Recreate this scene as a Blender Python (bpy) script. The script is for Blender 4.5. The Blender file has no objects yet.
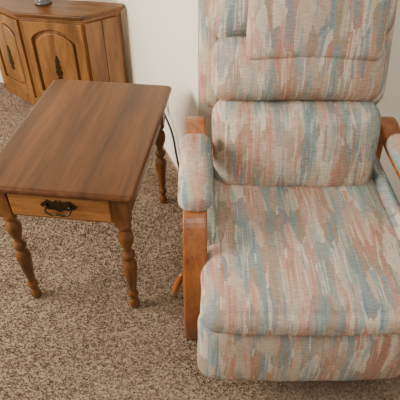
import bpy, bmesh, math, random
import numpy as np
from mathutils import Vector, Matrix, noise
random.seed(3)
S=bpy.context.scene
def lin(c):
    return tuple(((v/255)/12.92 if v/255<=.04045 else ((v/255+.055)/1.055)**2.4) for v in c)+(1,)

# ---------------- materials ----------------
def newmat(n):
    m=bpy.data.materials.new(n); m.use_nodes=True
    nt=m.node_tree; b=nt.nodes['Principled BSDF']; return m,nt,b
def ramp(nt,stops,interp='LINEAR'):
    r=nt.nodes.new('ShaderNodeValToRGB'); r.color_ramp.interpolation=interp
    el=r.color_ramp.elements
    while len(el)<len(stops): el.new(.5)
    for e,(p,c) in zip(el,stops): e.position=p; e.color=c
    return r
def wood(n,dark,mid,light,scale=(30,3,30),rough=.35,rot=0,coat=.2,spec=.5):
    m,nt,b=newmat(n); L=nt.links.new
    tc=nt.nodes.new('ShaderNodeTexCoord'); mp=nt.nodes.new('ShaderNodeMapping')
    mp.inputs['Rotation'].default_value[2]=rot
    mp.inputs['Scale'].default_value=scale
    L(tc.outputs['Object'],mp.inputs[0])
    no=nt.nodes.new('ShaderNodeTexNoise'); no.inputs['Scale'].default_value=1; no.inputs['Detail'].default_value=6; no.inputs['Distortion'].default_value=.6
    L(mp.outputs[0],no.inputs[0])
    r=ramp(nt,[(.28,lin(dark)),(.5,lin(mid)),(.75,lin(light))]); L(no.outputs['Fac'],r.inputs[0])
    # fine dark pores along the grain
    mp2=nt.nodes.new('ShaderNodeMapping'); mp2.inputs['Scale'].default_value=tuple(s*6 for s in scale); L(tc.outputs['Object'],mp2.inputs[0])
    n2=nt.nodes.new('ShaderNodeTexNoise'); n2.inputs['Scale'].default_value=1; n2.inputs['Detail'].default_value=2; L(mp2.outputs[0],n2.inputs[0])
    r2=ramp(nt,[(.38,(.78,.76,.74,1)),(.5,(1,1,1,1))]); L(n2.outputs['Fac'],r2.inputs[0])
    mx=nt.nodes.new('ShaderNodeMix'); mx.data_type='RGBA'; mx.blend_type='MULTIPLY'; mx.inputs[0].default_value=.8
    L(r.outputs[0],mx.inputs[6]); L(r2.outputs[0],mx.inputs[7]); L(mx.outputs[2],b.inputs['Base Color'])
    b.inputs['Roughness'].default_value=rough; b.inputs['Specular IOR Level'].default_value=spec
    b.inputs['Coat Weight'].default_value=coat; b.inputs['Coat Roughness'].default_value=.22
    bp=nt.nodes.new('ShaderNodeBump'); bp.inputs['Strength'].default_value=.08; bp.inputs['Distance'].default_value=.002
    L(no.outputs['Fac'],bp.inputs['Height']); L(bp.outputs[0],b.inputs['Normal'])
    return m
def plain(n,c,rough=.5,metal=0):
    m,nt,b=newmat(n); b.inputs['Base Color'].default_value=lin(c); b.inputs['Roughness'].default_value=rough; b.inputs['Metallic'].default_value=metal
    no=nt.nodes.new('ShaderNodeTexNoise'); no.inputs['Scale'].default_value=120
    bp=nt.nodes.new('ShaderNodeBump'); bp.inputs['Strength'].default_value=.08; bp.inputs['Distance'].default_value=.002
    nt.links.new(no.outputs['Fac'],bp.inputs['Height']); nt.links.new(bp.outputs[0],b.inputs['Normal'])
    return m
def fabric(n,off=0.0):
    m,nt,b=newmat(n); L=nt.links.new; N=nt.nodes.new
    tc=N('ShaderNodeTexCoord'); sp=N('ShaderNodeSeparateXYZ'); L(tc.outputs['Object'],sp.inputs[0])
    ad=N('ShaderNodeMath'); L(sp.outputs[1],ad.inputs[0]); L(sp.outputs[2],ad.inputs[1])
    cb=N('ShaderNodeCombineXYZ'); L(sp.outputs[0],cb.inputs[0]); L(ad.outputs[0],cb.inputs[1]); cb.inputs[2].default_value=off
    def noi(sc,det=2,loc=(0,0,0),rough=.5,vec=None):
        mp=N('ShaderNodeMapping'); mp.inputs['Scale'].default_value=sc; mp.inputs['Location'].default_value=(loc[0]+off*7,loc[1]+off*3,loc[2]); L(vec or cb.outputs[0],mp.inputs[0])
        q=N('ShaderNodeTexNoise'); q.inputs['Scale'].default_value=1; q.inputs['Detail'].default_value=det; q.inputs['Roughness'].default_value=rough; L(mp.outputs[0],q.inputs[0]); return q
    def mixc(f,a,c,mode='MIX'):
        q=N('ShaderNodeMix'); q.data_type='RGBA'; q.blend_type=mode
        if hasattr(f,'is_linked'): L(f,q.inputs[0])
        else: q.inputs[0].default_value=f
        for s,i in((a,6),(c,7)):
            if hasattr(s,'is_linked'): L(s,q.inputs[i])
            else: q.inputs[i].default_value=s
        return q.outputs[2]
    def mul(a,c):
        q=N('ShaderNodeMath'); q.operation='MULTIPLY'; L(a,q.inputs[0])
        if hasattr(c,'is_linked'): L(c,q.inputs[1])
        else: q.inputs[1].default_value=c
        return q.outputs[0]
    n1=noi((70,45,1),3)
    vs=N('ShaderNodeVectorMath'); vs.operation='SUBTRACT'; L(n1.outputs['Color'],vs.inputs[0]); vs.inputs[1].default_value=(.5,.5,.5)
    vm=N('ShaderNodeVectorMath'); vm.operation='MULTIPLY'; L(vs.outputs[0],vm.inputs[0]); vm.inputs[1].default_value=(.014,.055,0)
    va=N('ShaderNodeVectorMath'); L(cb.outputs[0],va.inputs[0]); L(vm.outputs[0],va.inputs[1])
    mp=N('ShaderNodeMapping'); mp.inputs['Scale'].default_value=(34,10,1); mp.inputs['Location'].default_value=(off*7,off*3,0); L(va.outputs[0],mp.inputs[0])
    vo=N('ShaderNodeTexVoronoi'); vo.inputs['Scale'].default_value=1; L(mp.outputs[0],vo.inputs[0])
    sx=N('ShaderNodeSeparateColor'); L(vo.outputs['Color'],sx.inputs[0])
    base=ramp(nt,[(0,lin((166,146,124))),(.18,lin((200,181,156))),(.45,lin((182,163,141))),(.6,lin((216,200,176))),(.8,lin((190,171,149))),(.92,lin((158,149,142)))],'CONSTANT'); L(sx.outputs[0],base.inputs[0])
    n2=noi((22,2.7,1),2,(4,2,0),.6,va.outputs[0])
    col=ramp(nt,[(0,lin((108,144,148))),(.36,lin((128,160,160))),(.43,lin((140,148,161))),(.475,lin((196,176,154))),(.525,lin((202,165,148))),(.555,lin((200,145,124))),(.63,lin((186,122,102)))],'CONSTANT'); L(n2.outputs['Fac'],col.inputs[0])
    cm=ramp(nt,[(.0,(1,1,1,1)),(.43,(.88,.88,.88,1)),(.465,(0,0,0,1)),(.53,(0,0,0,1)),(.56,(.88,.88,.88,1)),(1,(1,1,1,1))]); L(n2.outputs['Fac'],cm.inputs[0])
    n4=noi((190,6,1),3,(1,7,0)); r4=ramp(nt,[(.38,(.12,.12,.12,1)),(.53,(1,1,1,1))]); L(n4.outputs['Fac'],r4.inputs[0])
    c1=mixc(mul(cm.outputs[0],mul(r4.outputs[0],.82)),base.outputs[0],col.outputs[0])
    n5=noi((120,4,1),1,(9,1,0)); r5=ramp(nt,[(.57,(0,0,0,1)),(.62,(1,1,1,1))]); L(n5.outputs['Fac'],r5.inputs[0])
    n6=noi((14,3,1),1,(3,12,0)); c6=ramp(nt,[(0,lin((112,144,153))),(.47,lin((224,211,188))),(.54,lin((190,130,108)))],'CONSTANT'); L(n6.outputs['Fac'],c6.inputs[0])
    c2=mixc(mul(r5.outputs[0],.65),c1,c6.outputs[0])
    n7=noi((45,330,1),1,(2,2,0)); r7=ramp(nt,[(.4,(.76,.75,.74,1)),(.6,(1.0,1.0,1.0,1))]); L(n7.outputs['Fac'],r7.inputs[0])
    c3=mixc(.9,c2,r7.outputs[0],'MULTIPLY')
    L(c3,b.inputs['Base Color'])
    b.inputs['Roughness'].default_value=.95; b.inputs['Specular IOR Level'].default_value=.2
    bp=N('ShaderNodeBump'); bp.inputs['Strength'].default_value=.3; bp.inputs['Distance'].default_value=.002
    L(n7.outputs['Fac'],bp.inputs['Height']); L(bp.outputs[0],b.inputs['Normal'])
    return m

TROT=math.radians(-7)
M_top=wood('table_top_wood',(56,29,10),(88,49,19),(114,69,30),(17,1.4,17),.33,0,.06,.35)
M_apr=wood('table_apron_wood',(116,70,28),(150,98,48),(172,120,64),(4,30,40),.38)
M_leg=wood('table_leg_wood',(64,36,13),(106,64,28),(134,86,42),(30,30,6),.3,0,.2)
M_cab=wood('cabinet_wood',(90,56,24),(128,84,40),(152,104,54),(22,22,3),.4)
M_cabtop=wood('cabinet_top_wood',(70,41,18),(100,63,29),(124,80,41),(3,25,25),.35,0,.08,.35)
M_oak=wood('recliner_oak',(114,60,22),(150,85,36),(172,105,50),(40,40,5),.35,0,.3)
M_brass=plain('antique_brass',(70,58,38),.38,.8)
M_fab=fabric('recliner_fabric',0.0); M_fab2=fabric('recliner_fabric_b',1.7)
M_black=plain('dark_metal',(30,28,26),.5,.5)
M_plate=plain('outlet_plastic',(225,220,205),.4)
M_cord=plain('cord_rubber',(44,40,38),.5)
M_ceramic=plain('lamp_ceramic',(80,76,74),.3)
M_shade=plain('lamp_shade_linen',(225,215,195),.9)

# wall
M_wall,nt,b=newmat('wall_paint'); b.inputs['Base Color'].default_value=lin((246,235,214)); b.inputs['Roughness'].default_value=.9
no=nt.nodes.new('ShaderNodeTexNoise'); no.inputs['Scale'].default_value=90; no.inputs['Detail'].default_value=3
tc=nt.nodes.new('ShaderNodeTexCoord'); nt.links.new(tc.outputs['Object'],no.inputs[0])
bp=nt.nodes.new('ShaderNodeBump'); bp.inputs['Strength'].default_value=.12; bp.inputs['Distance'].default_value=.003
nt.links.new(no.outputs['Fac'],bp.inputs['Height']); nt.links.new(bp.outputs[0],b.inputs['Normal'])
# carpet
M_car,nt,b=newmat('carpet_pile'); N=nt.nodes.new; L=nt.links.new
tc=N('ShaderNodeTexCoord')
na=N('ShaderNodeTexNoise'); na.inputs['Scale'].default_value=130; na.inputs['Detail'].default_value=5; na.inputs['Roughness'].default_value=.8; L(tc.outputs['Object'],na.inputs[0])
nb=N('ShaderNodeTexNoise'); nb.inputs['Scale'].default_value=5; nb.inputs['Detail'].default_value=3; L(tc.outputs['Object'],nb.inputs[0])
ra=ramp(nt,[(.34,lin((124,104,86))),(.46,lin((146,125,104))),(.56,lin((163,142,120))),(.68,lin((184,165,143)))]); L(na.outputs['Fac'],ra.inputs[0])
rb=ramp(nt,[(.35,(.84,.82,.80,1)),(.65,(1,1,1,1))]); L(nb.outputs['Fac'],rb.inputs[0])
mm=N('ShaderNodeMix'); mm.data_type='RGBA'; mm.blend_type='MULTIPLY'; mm.inputs[0].default_value=1; L(ra.outputs[0],mm.inputs[6]); L(rb.outputs[0],mm.inputs[7]); L(mm.outputs[2],b.inputs['Base Color'])
b.inputs['Roughness'].default_value=1; b.inputs['Specular IOR Level'].default_value=.1

# ---------------- helpers ----------------
def empty(n):
    e=bpy.data.objects.new(n,None); e.empty_display_size=.1; S.collection.objects.link(e); return e
def fin(bm,n,mat,parent=None,smooth=True,bevel=0,mw=None,seg=3):
    me=bpy.data.meshes.new(n); bmesh.ops.recalc_face_normals(bm,faces=bm.faces[:]); bm.to_mesh(me); bm.free()
    ob=bpy.data.objects.new(n,me); S.collection.objects.link(ob); me.materials.append(mat)
    if smooth: 
        for p in me.polygons: p.use_smooth=True
    if bevel:
        md=ob.modifiers.new('b','BEVEL'); md.width=bevel; md.segments=seg; md.limit_method='ANGLE'; md.angle_limit=math.radians(35)
        md.harden_normals=True if smooth else False
    if parent: ob.parent=parent
    if mw is not None: ob.matrix_local=mw
    return ob
def box(n,x0,x1,y0,y1,z0,z1,mat,parent=None,bevel=.003,mw=None):
    bm=bmesh.new(); bmesh.ops.create_cube(bm,size=1)
    for v in bm.verts: v.co=Vector(((x0+x1)/2+v.co.x*(x1-x0),(y0+y1)/2+v.co.y*(y1-y0),(z0+z1)/2+v.co.z*(z1-z0)))
    return fin(bm,n,mat,parent,False,bevel,mw)
def lathe(n,prof,mat,parent=None,loc=(0,0,0),seg=32,mw=None):
    bm=bmesh.new(); rings=[]
    for z,r in prof:
        rings.append([bm.verts.new((loc[0]+r*math.cos(2*math.pi*i/seg),loc[1]+r*math.sin(2*math.pi*i/seg),loc[2]+z)) for i in range(seg)])
    for a,c in zip(rings,rings[1:]):
        for i in range(seg): bm.faces.new((a[i],a[(i+1)%seg],c[(i+1)%seg],c[i]))
    bm.faces.new(rings[0]); bm.faces.new(rings[-1])
    return fin(bm,n,mat,parent,True,0,mw)
def cushion(n,c,size,r,mat,parent,puff=(0,0,0),rotx=0,wr=.004,cuts=22,taper=0):
    bm=bmesh.new(); bmesh.ops.create_cube(bm,size=2)
    bmesh.ops.subdivide_edges(bm,edges=bm.edges[:],cuts=cuts,use_grid_fill=True)
    h=Vector(size)/2; R=Matrix.Rotation(rotx,3,'X'); rr=min(r,min(h)*.98)
    for v in bm.verts:
        f=lambda t: math.sin(t*math.pi/2)*.35+t*.65
        q=Vector((f(v.co.x),f(v.co.y),f(v.co.z)))
        p=Vector((q.x*h.x,q.y*h.y,q.z*h.z))
        inn=Vector([max(-(h[i]-rr),min(h[i]-rr,p[i])) for i in range(3)])
        d=p-inn
        if d.length>1e-9:
            m=max(abs(d.x),abs(d.y),abs(d.z)); d=d.normalized()*m if (abs(d.x)>1e-6)+(abs(d.y)>1e-6)+(abs(d.z)>1e-6)>1 else d
        p=inn+d
        for i in range(3):
            j,k=[(1,2),(0,2),(0,1)][i]
            p[i]+=puff[i]*v.co[i]*(1-v.co[j]**2)*(1-v.co[k]**2)
        if taper: p.x*=1+taper*v.co.y
        w=noise.noise(Vector((p.x*9+c[0]*3,p.y*9+c[1]*7,p.z*9+c[2]*5)))*wr+noise.noise(Vector((p.x*26+c[2]*9,p.y*14,p.z*20)))*wr*.35
        p+=p.normalized()*w if p.length>0 else Vector()
        v.co=Vector(c)+R@p
    return fin(bm,n,mat,parent,True)
def sweep(n,path,width,thick,mat,parent,x0,bevel=.006):
    bm=bmesh.new(); rings=[]
    P0=[Vector((y,z)) for y,z in path]; P=[]
    for i in range(len(P0)-1):
        a=P0[max(i-1,0)];b_=P0[i];c=P0[i+1];d=P0[min(i+2,len(P0)-1)]
        for k in range(4):
            t=k/4; P.append(.5*((2*b_)+(c-a)*t+(2*a-5*b_+4*c-d)*t*t+(3*b_-a-3*c+d)*t**3))
    P.append(P0[-1])
    for i,p in enumerate(P):
        W_,xo=width(p.y,p.x) if callable(width) else (width,0)
        t=(P[min(i+1,len(P)-1)]-P[max(i-1,0)]).normalized(); nn=Vector((-t.y,t.x))
        a=p+nn*thick/2; c=p-nn*thick/2; xc=x0+xo
        rings.append([bm.verts.new((xc-W_/2,a.x,a.y)),bm.verts.new((xc+W_/2,a.x,a.y)),bm.verts.new((xc+W_/2,c.x,c.y)),bm.verts.new((xc-W_/2,c.x,c.y))])
    for a,c in zip(rings,rings[1:]):
        for i in range(4): bm.faces.new((a[i],a[(i+1)%4],c[(i+1)%4],c[i]))
    bm.faces.new(rings[0]); bm.faces.new(rings[-1])
    return fin(bm,n,mat,parent,False,bevel)
def tube(n,pts,r,mat,parent=None,mw=None):
    cu=bpy.data.curves.new(n,'CURVE'); cu.dimensions='3D'; cu.bevel_depth=r; cu.bevel_resolution=4; cu.use_fill_caps=True; cu.resolution_u=12
    sp=cu.splines.new('BEZIER'); sp.bezier_points.add(len(pts)-1)
    for bpnt,p in zip(sp.bezier_points,pts): bpnt.co=p; bpnt.handle_left_type=bpnt.handle_right_type='AUTO'
    ob=bpy.data.objects.new(n,cu); S.collection.objects.link(ob); cu.materials.append(mat)
    if parent: ob.parent=parent
    if mw is not None: ob.matrix_local=mw
    return ob
def extr(n,pts,depth,mat,parent=None,mw=None,bevel=0,smooth=False):
    bm=bmesh.new(); a=[bm.verts.new((x,0,z)) for x,z in pts]; c=[bm.verts.new((x,-depth,z)) for x,z in pts]
    bm.faces.new(a); bm.faces.new(c[::-1]); k=len(pts)
    for i in range(k): bm.faces.new((a[i],a[(i+1)%k],c[(i+1)%k],c[i]))
    return fin(bm,n,mat,parent,smooth,bevel,mw)
def prism(n,poly,z0,z1,mat,parent=None,mw=None,bevel=.003):
    bm=bmesh.new(); a=[bm.verts.new((x,y,z0)) for x,y in poly]; c=[bm.verts.new((x,y,z1)) for x,y in poly]
    bm.faces.new(a); bm.faces.new(c); k=len(poly)
    for i in range(k): bm.faces.new((a[i],a[(i+1)%k],c[(i+1)%k],c[i]))
    return fin(bm,n,mat,parent,False,bevel,mw)

# ---------------- room ----------------
bm=bmesh.new()
vs=[bm.verts.new(p) for p in [(-3.2,-1.5,0),(3.2,-1.5,0),(3.2,3.4,0),(-3.2,3.4,0)]]; bm.faces.new(vs)
FL=fin(bm,'floor',M_car,None,False)
rng=np.random.default_rng(5); nT=330000
x=rng.uniform(-1.7,1.1,nT); y=rng.uniform(.35,3.0,nT)
keep=(y<2.74)&~((x>-.007)&(y>1.60))&~((y>1.62)&(x>-.02-.404*(y-1.62)))
x=x[keep];y=y[keep];nT=len(x)
a=rng.uniform(0,2*np.pi,nT); wd=rng.uniform(.0015,.0028,nT); hh=rng.uniform(.004,.009,nT)
lean=rng.uniform(0,.009,nT); la=rng.uniform(0,2*np.pi,nT)
V=np.zeros((nT,3,3),np.float32)
V[:,0,0]=x-np.cos(a)*wd;V[:,0,1]=y-np.sin(a)*wd;V[:,0,2]=0
V[:,1,0]=x+np.cos(a)*wd;V[:,1,1]=y+np.sin(a)*wd;V[:,1,2]=0
V[:,2,0]=x+np.cos(la)*lean;V[:,2,1]=y+np.sin(la)*lean;V[:,2,2]=hh
me=bpy.data.meshes.new('carpet_tufts'); me.vertices.add(nT*3); me.vertices.foreach_set('co',V.ravel())
me.loops.add(nT*3); me.loops.foreach_set('vertex_index',np.arange(nT*3,dtype=np.int32))
me.polygons.add(nT); me.polygons.foreach_set('loop_start',np.arange(0,nT*3,3,dtype=np.int32)); me.update(); me.validate()
me.materials.append(M_car); tf=bpy.data.objects.new('carpet_tufts',me); S.collection.objects.link(tf); tf.parent=FL
def wall(n,a,c,thick=.1,h=2.5):
    a=Vector(a);c=Vector(c);d=(c-a).normalized();nn=Vector((-d.y,d.x))*thick
    return prism(n,[tuple(a),tuple(c),tuple(c+nn),tuple(a+nn)],0,h,M_wall,None,None,0)
K=(-.007,1.62); J=(-.007-.404*1.13,1.62+1.13)
wall('wall_back',K,(3.0,1.62))
wall('wall_side',J,K)
wall('wall_far',(-3.0,2.75),J)

# ---------------- end table ----------------
T=empty('end_table'); T.matrix_world=Matrix.Translation((-.371,1.368,0))@Matrix.Rotation(TROT,4,'Z')
W,Ln,H=.458,.665,.54
bm=bmesh.new()
prof=[(-.018,H-.024),(-.006,H-.022),(-.001,H-.016),(0,H-.010),(-.002,H-.005),(-.006,H-.0015),(-.012,H)]
def rrect(o):
    w=W/2+o;l=Ln/2+o;r=.012+max(0,o+.01)*.3;pts=[]
    for cx,cy,a0 in [(w-r,l-r,0),(-w+r,l-r,90),(-w+r,-l+r,180),(w-r,-l+r,270)]:
        for k in range(7):
            a=math.radians(a0+15*k); pts.append((cx+r*math.cos(a),cy+r*math.sin(a)))
    return pts
rings=[[bm.verts.new((x,y,z)) for x,y in rrect(o)] for o,z in prof]
for a,c in zip(rings,rings[1:]):
    k=len(a)
    for i in range(k): bm.faces.new((a[i],a[(i+1)%k],c[(i+1)%k],c[i]))
bm.faces.new(rings[0]);bm.faces.new(rings[-1])
fin(bm,'table_top',M_top,T,False)
lx,ly=W/2-.050,Ln/2-.052; AT=H-.0235; AB=H-.142
legp=[(0,.010),(.004,.015),(.02,.018),(.034,.016),(.042,.010),(.052,.010),(.058,.016),(.068,.018),(.078,.016),(.084,.011),(.10,.013),(.14,.018),(.18,.022),(.21,.0245),(.228,.022),(.238,.014),(.246,.013),(.252,.020),(.262,.022),(.272,.020),(.278,.013),(.288,.012),(.30,.016),(.32,.022),(.34,.0245),(.358,.022),(.37,.015),(.376,.014),(.382,.021),(.392,.0225),(.40,.021)]
legp=[(z*(AB+.002)/.4,r) for z,r in legp]
for i,(sx,sy) in enumerate([(-1,-1),(1,-1),(-1,1),(1,1)]):
    lathe(f'leg_{i+1}',legp,M_leg,T,(sx*lx,sy*ly,0))
    box(f'leg_block_{i+1}',sx*lx-.0225,sx*lx+.0225,sy*ly-.0225,sy*ly+.0225,AB,AT,M_leg,T,.003)
ZB=AB+.012
box('apron_left',-lx-.017,-lx+.0,-ly+.02,ly-.02,ZB,AT,M_apr,T,.001)
box('apron_right',lx,lx+.017,-ly+.02,ly-.02,ZB,AT,M_leg,T,.001)
box('apron_back',-lx+.02,lx-.02,ly,ly+.017,ZB,AT,M_apr,T,.001)
box('apron_front',-lx+.02,lx-.02,-ly-.014,-ly+.01,ZB-.004,AT,M_apr,T,.001)
box('drawer_front',-lx+.028,lx-.028,-ly-.024,-ly-.012,ZB+.008,AT-.007,M_apr,T,.004)
half=[(0,.017),(.006,.020),(.012,.014),(.020,.016),(.030,.019),(.037,.012),(.046,.006),(.050,.000),(.044,-.006),(.036,-.010),(.028,-.014),(.018,-.012),(.010,-.014),(.004,-.020)]
pts=half+[(-x,z) for x,z in half[::-1] if x>0]
PZ=(ZB+AT)/2+.004
extr('pull_plate',[(x*1.12,z*1.12) for x,z in pts],.003,M_brass,T,Matrix.Translation((0,-ly-.0238,PZ)),.0008)
tube('pull_bail',[(px*1.1,-ly-py,pz+PZ) for px,py,pz in [(-.032,.030,.002),(-.034,.038,-.010),(-.02,.042,-.021),(0,.043,-.018),(.02,.042,-.021),(.034,.038,-.010),(.032,.030,.002)]],.003,M_brass,T)
for s in(-1,1):
    lathe(f'pull_post_{s}',[(0,.006),(.006,.005),(.009,.005),(.012,.002)],M_brass,T,seg=12,mw=Matrix.Translation((s*.035,-ly-.026,PZ+.002))@Matrix.Rotation(math.radians(90),4,'X'))

# ---------------- cabinet ----------------
C=empty('octagonal_cabinet')
A=Vector((-.905,2.445)); B=Vector((-.575,2.385)); ang=math.atan2(B.y-A.y,B.x-A.x); mid=(A+B)/2
C.matrix_world=Matrix.Translation((mid.x,mid.y,0))@Matrix.Rotation(ang,4,'Z')
hw=(B-A).length/2; dx,dy=.135,.15; yb=.20; dxl=.27
def hexa(o):
    return [(-hw-o*.4,-o),(hw+o*.4,-o),(hw+dx+o*.9,dy-o*.3),(hw+dx+o*.9,yb),(-hw-dxl-o*.9,yb),(-hw-dxl-o*.9,dy-o*.3)]
CH=.54
prism('plinth',hexa(.006),0,.06,M_cab,C,None,.003)
prism('carcass',hexa(-.004),.055,CH-.028,M_cab,C,None,.002)
prism('top_molding',hexa(.008),CH-.035,CH-.021,M_cab,C,None,.003)
prism('cabinet_top',hexa(.022),CH-.022,CH,M_cabtop,C,None,.006)
def face(p,q,tag,door):
    p=Vector(p);q=Vector(q);d=(q-p);w=d.length;a=math.atan2(d.y,d.x);m=(p+q)/2
    M=Matrix.Translation((m.x,m.y,0))@Matrix.Rotation(a,4,'Z')
    def bx(n,x0,x1,z0,z1,y0,y1,mat=M_cab): box(f'{tag}_{n}',x0,x1,y0,y1,z0,z1,mat,C,.002,M)
    if door:
        bx('stile_l',-w/2+.006,-w/2+.05,.065,.495,-.014,.006); bx('stile_r',w/2-.05,w/2-.006,.065,.495,-.014,.006)
        bx('rail_b',-w/2+.045,w/2-.045,.065,.115,-.0135,.006)
        x0=w/2-.048; pts=[(-x0,.495),(x0,.495)]
        for k in range(17):
            t=1-2*k/16; x=x0*t; z=.405+.055*(1-t*t)**.8; pts.append((x,z))
        extr(f'{tag}_rail_arched',pts,.0135,M_cab,C,M,.0015)
        x1=x0-.018; pts=[(-x1,.135),(x1,.135)]
        for k in range(17):
            t=1-2*k/16; pts.append((x1*t,.385+.055*(1-t*t)**.8))
        extr(f'{tag}_raised_panel',pts,.010,M_cab,C,M,.007)
        fp=[(-.012,0),(-.008,.008),(0,.013),(.012,.006),(.02,.013),(.035,.018),(.052,.009),(.062,.015),(.078,.008),(.095,.011),(.11,.005),(.125,.002)]
        half=[(r,z) for z,r in fp]; poly=[(r,z+.20) for r,z in half]+[(-r,z+.20) for r,z in half[::-1] if r>0]
        extr(f'{tag}_finial_pull',poly,.016,M_brass,C,M,.001)
    else:
        n=2
        for i in range(n):
            x0=-w/2+.006+(w-.012)*i/n; x1=-w/2+.006+(w-.012)*(i+1)/n
            bx(f'board_{i}',x0+.001,x1-.001,.065,.495,-.008,.006)
h=hexa(0)
face(h[5],h[0],'left_door',True); face(h[0],h[1],'front_door',True); face(h[1],h[2],'side_panel',False)
LP=empty('table_lamp'); LP.location=(-.80,2.555,CH+.001)
lathe('lamp_base',[(0,.042),(.008,.045),(.014,.038),(.02,.03),(.05,.028),(.10,.06),(.17,.075),(.24,.05),(.28,.02),(.34,.012)],M_ceramic,LP)
lathe('lamp_shade',[(.30,.15),(.301,.148),(.50,.09),(.502,.092),(.30,.152)],M_shade,LP)

# ---------------- recliner ----------------
R=empty('recliner'); CX=.29
rec=math.radians(-16.7)
cushion('seat_cushion',(CX-.003,.985,.404),(.565,.58,.10),.045,M_fab,R,(0.0,.010,.022),math.radians(1),.006,30,-.02)
cushion('seat_base',(CX,1.02,.24),(.50,.50,.26),.03,M_fab2,R,(0,0,0),0,.002)
cushion('footrest_panel',(CX-.008,.765,.235),(.58,.10,.245),.045,M_fab,R,(0,.022,0),math.radians(-3),.004,26)
box('base_frame',CX-.22,CX+.22,.86,1.30,.0,.12,M_black,R,.01)
def bp_(t,off):
    return (1.2+.3*t+off,.45+t)
def tier(n,t0,t1,w,th,off,mat,puff,xc=CX,r=.05,wr=.005,taper=0):
    tm=(t0+t1)/2; y,z=bp_(tm,off); L_=(t1-t0)*math.hypot(1,.3)
    return cushion(n,(xc,y,z),(w,th,L_),r,mat,R,puff,rec,wr,26,taper)
tier('lumbar_cushion',-.05,.228,.505,.16,.05,M_fab2,(0,.045,0),r=.06)
tier('middle_back_cushion',.206,.40,.515,.15,.068,M_fab,(0,.042,0),r=.065)
tier('upper_back_cushion',.375,.66,.53,.15,.085,M_fab2,(0,.03,.01),r=.06)
tier('back_shell',.15,.665,.59,.10,.158,M_fab,(0,0,.01),r=.048)
tier('headrest_cover',.363,.67,.375,.05,-.026,M_fab,(0,.012,0),xc=CX+.025,r=.022,wr=.003)
for s in(-1,1):
    tg="l" if s<0 else "r"
    ax=CX+s*.303
    cushion(f'arm_pad_{tg}',(ax,1.095,.590),(.090,.27,.060),.029,M_fab2,R,(0,0,.006),0,.002,18)
    cushion(f'arm_pad_nose_{tg}',(ax,.968,.582),(.091,.065,.074),.032,M_fab2,R,(0,.004,.0),0,.0015,14)
    path=[(.945,0.0),(.920,.06),(.893,.14),(.874,.24),(.868,.34),(.876,.42),(.898,.49),(.925,.53),(.96,.549),(1.0,.556),(1.1,.557),(1.2,.558),(1.28,.565),(1.34,.572),(1.375,.562),(1.395,.53),(1.40,.48),(1.39,.36),(1.375,.2),(1.37,.0)]
    sweep(f'arm_bow_{tg}',path,lambda z,y,s=s:(.046+.018*min(1,z/.45),s*.012*(1-min(1,z/.45))),.03,M_oak,R,ax,.008)
    sweep(f'base_runner_{tg}',[(.94,.022),(1.0,.022),(1.2,.022),(1.38,.022)],.04,.04,M_oak,R,ax+s*.01)
    cushion(f'side_panel_{tg}',(CX+s*.262,1.13,.33),(.03,.42,.34),.014,M_fab2,R,(0,0,0),0,.001,12)
tube('recline_lever',[(-.03,1.06,.20),(-.055,1.02,.205),(-.070,.985,.225)],.008,M_black,R)
lathe('lever_handle',[(0,.006),(.01,.010),(.05,.012),(.09,.011),(.12,.008),(.125,.004)],M_oak,R,seg=20,mw=Matrix.Translation((-.082,.97,.19))@Matrix.Rotation(math.radians(12),4,'X')@Matrix.Rotation(math.radians(14),4,'Y'))

# ---------------- outlet and cord ----------------
O=empty('wall_outlet')
wd=Vector((-.404,1,0)).normalized()
yy=1.98; xx=-.007-.404*(yy-1.62)
MO=Matrix.Translation((xx,yy,.29))@Matrix.Rotation(math.atan2(-wd.y,-wd.x),4,'Z')
O.matrix_world=MO
box('outlet_plate',-.035,.035,-.006,0,-.057,.057,M_plate,O,.002)
box('plug',-.016,.016,-.04,-.006,.0,.038,M_black,O,.003)
ci=MO.inverted()
tube('plug_cord',[ci@Vector(p) for p in [(xx-.033,yy-.016,.31),(-.165,1.93,.275),(-.125,1.865,.20),(-.105,1.82,.10),(-.085,1.78,.022),(-.06,1.72,.012)]],.005,M_cord,O)

# ---------------- light ----------------
w=bpy.data.worlds.new('World'); S.world=w; w.use_nodes=True
w.node_tree.nodes['Background'].inputs[0].default_value=(1,.95,.87,1); w.node_tree.nodes['Background'].inputs[1].default_value=.52
def area(n,loc,tgt,size,e,col):
    l=bpy.data.lights.new(n,'AREA'); l.shape='RECTANGLE'; l.size=size[0]; l.size_y=size[1]; l.energy=e; l.color=col
    o=bpy.data.objects.new(n,l); S.collection.objects.link(o); o.location=loc
    o.rotation_euler=(Vector(tgt)-Vector(loc)).to_track_quat('-Z','Y').to_euler(); return o
area('window_light',(-2.6,.9,1.6),(0,1.2,.4),(1.3,1.1),140,(1,.94,.84))
area('ceiling_bounce_light',(.4,-.2,2.4),(.2,1.4,.3),(1.4,1.0),20,(1,.95,.87))

cam=bpy.data.cameras.new('Camera'); co=bpy.data.objects.new('Camera',cam); S.collection.objects.link(co)
cam.sensor_width=36; cam.lens=36*490/400; co.location=(0,0,1.4); co.rotation_euler=(math.radians(90-40.5),0,0); S.camera=co
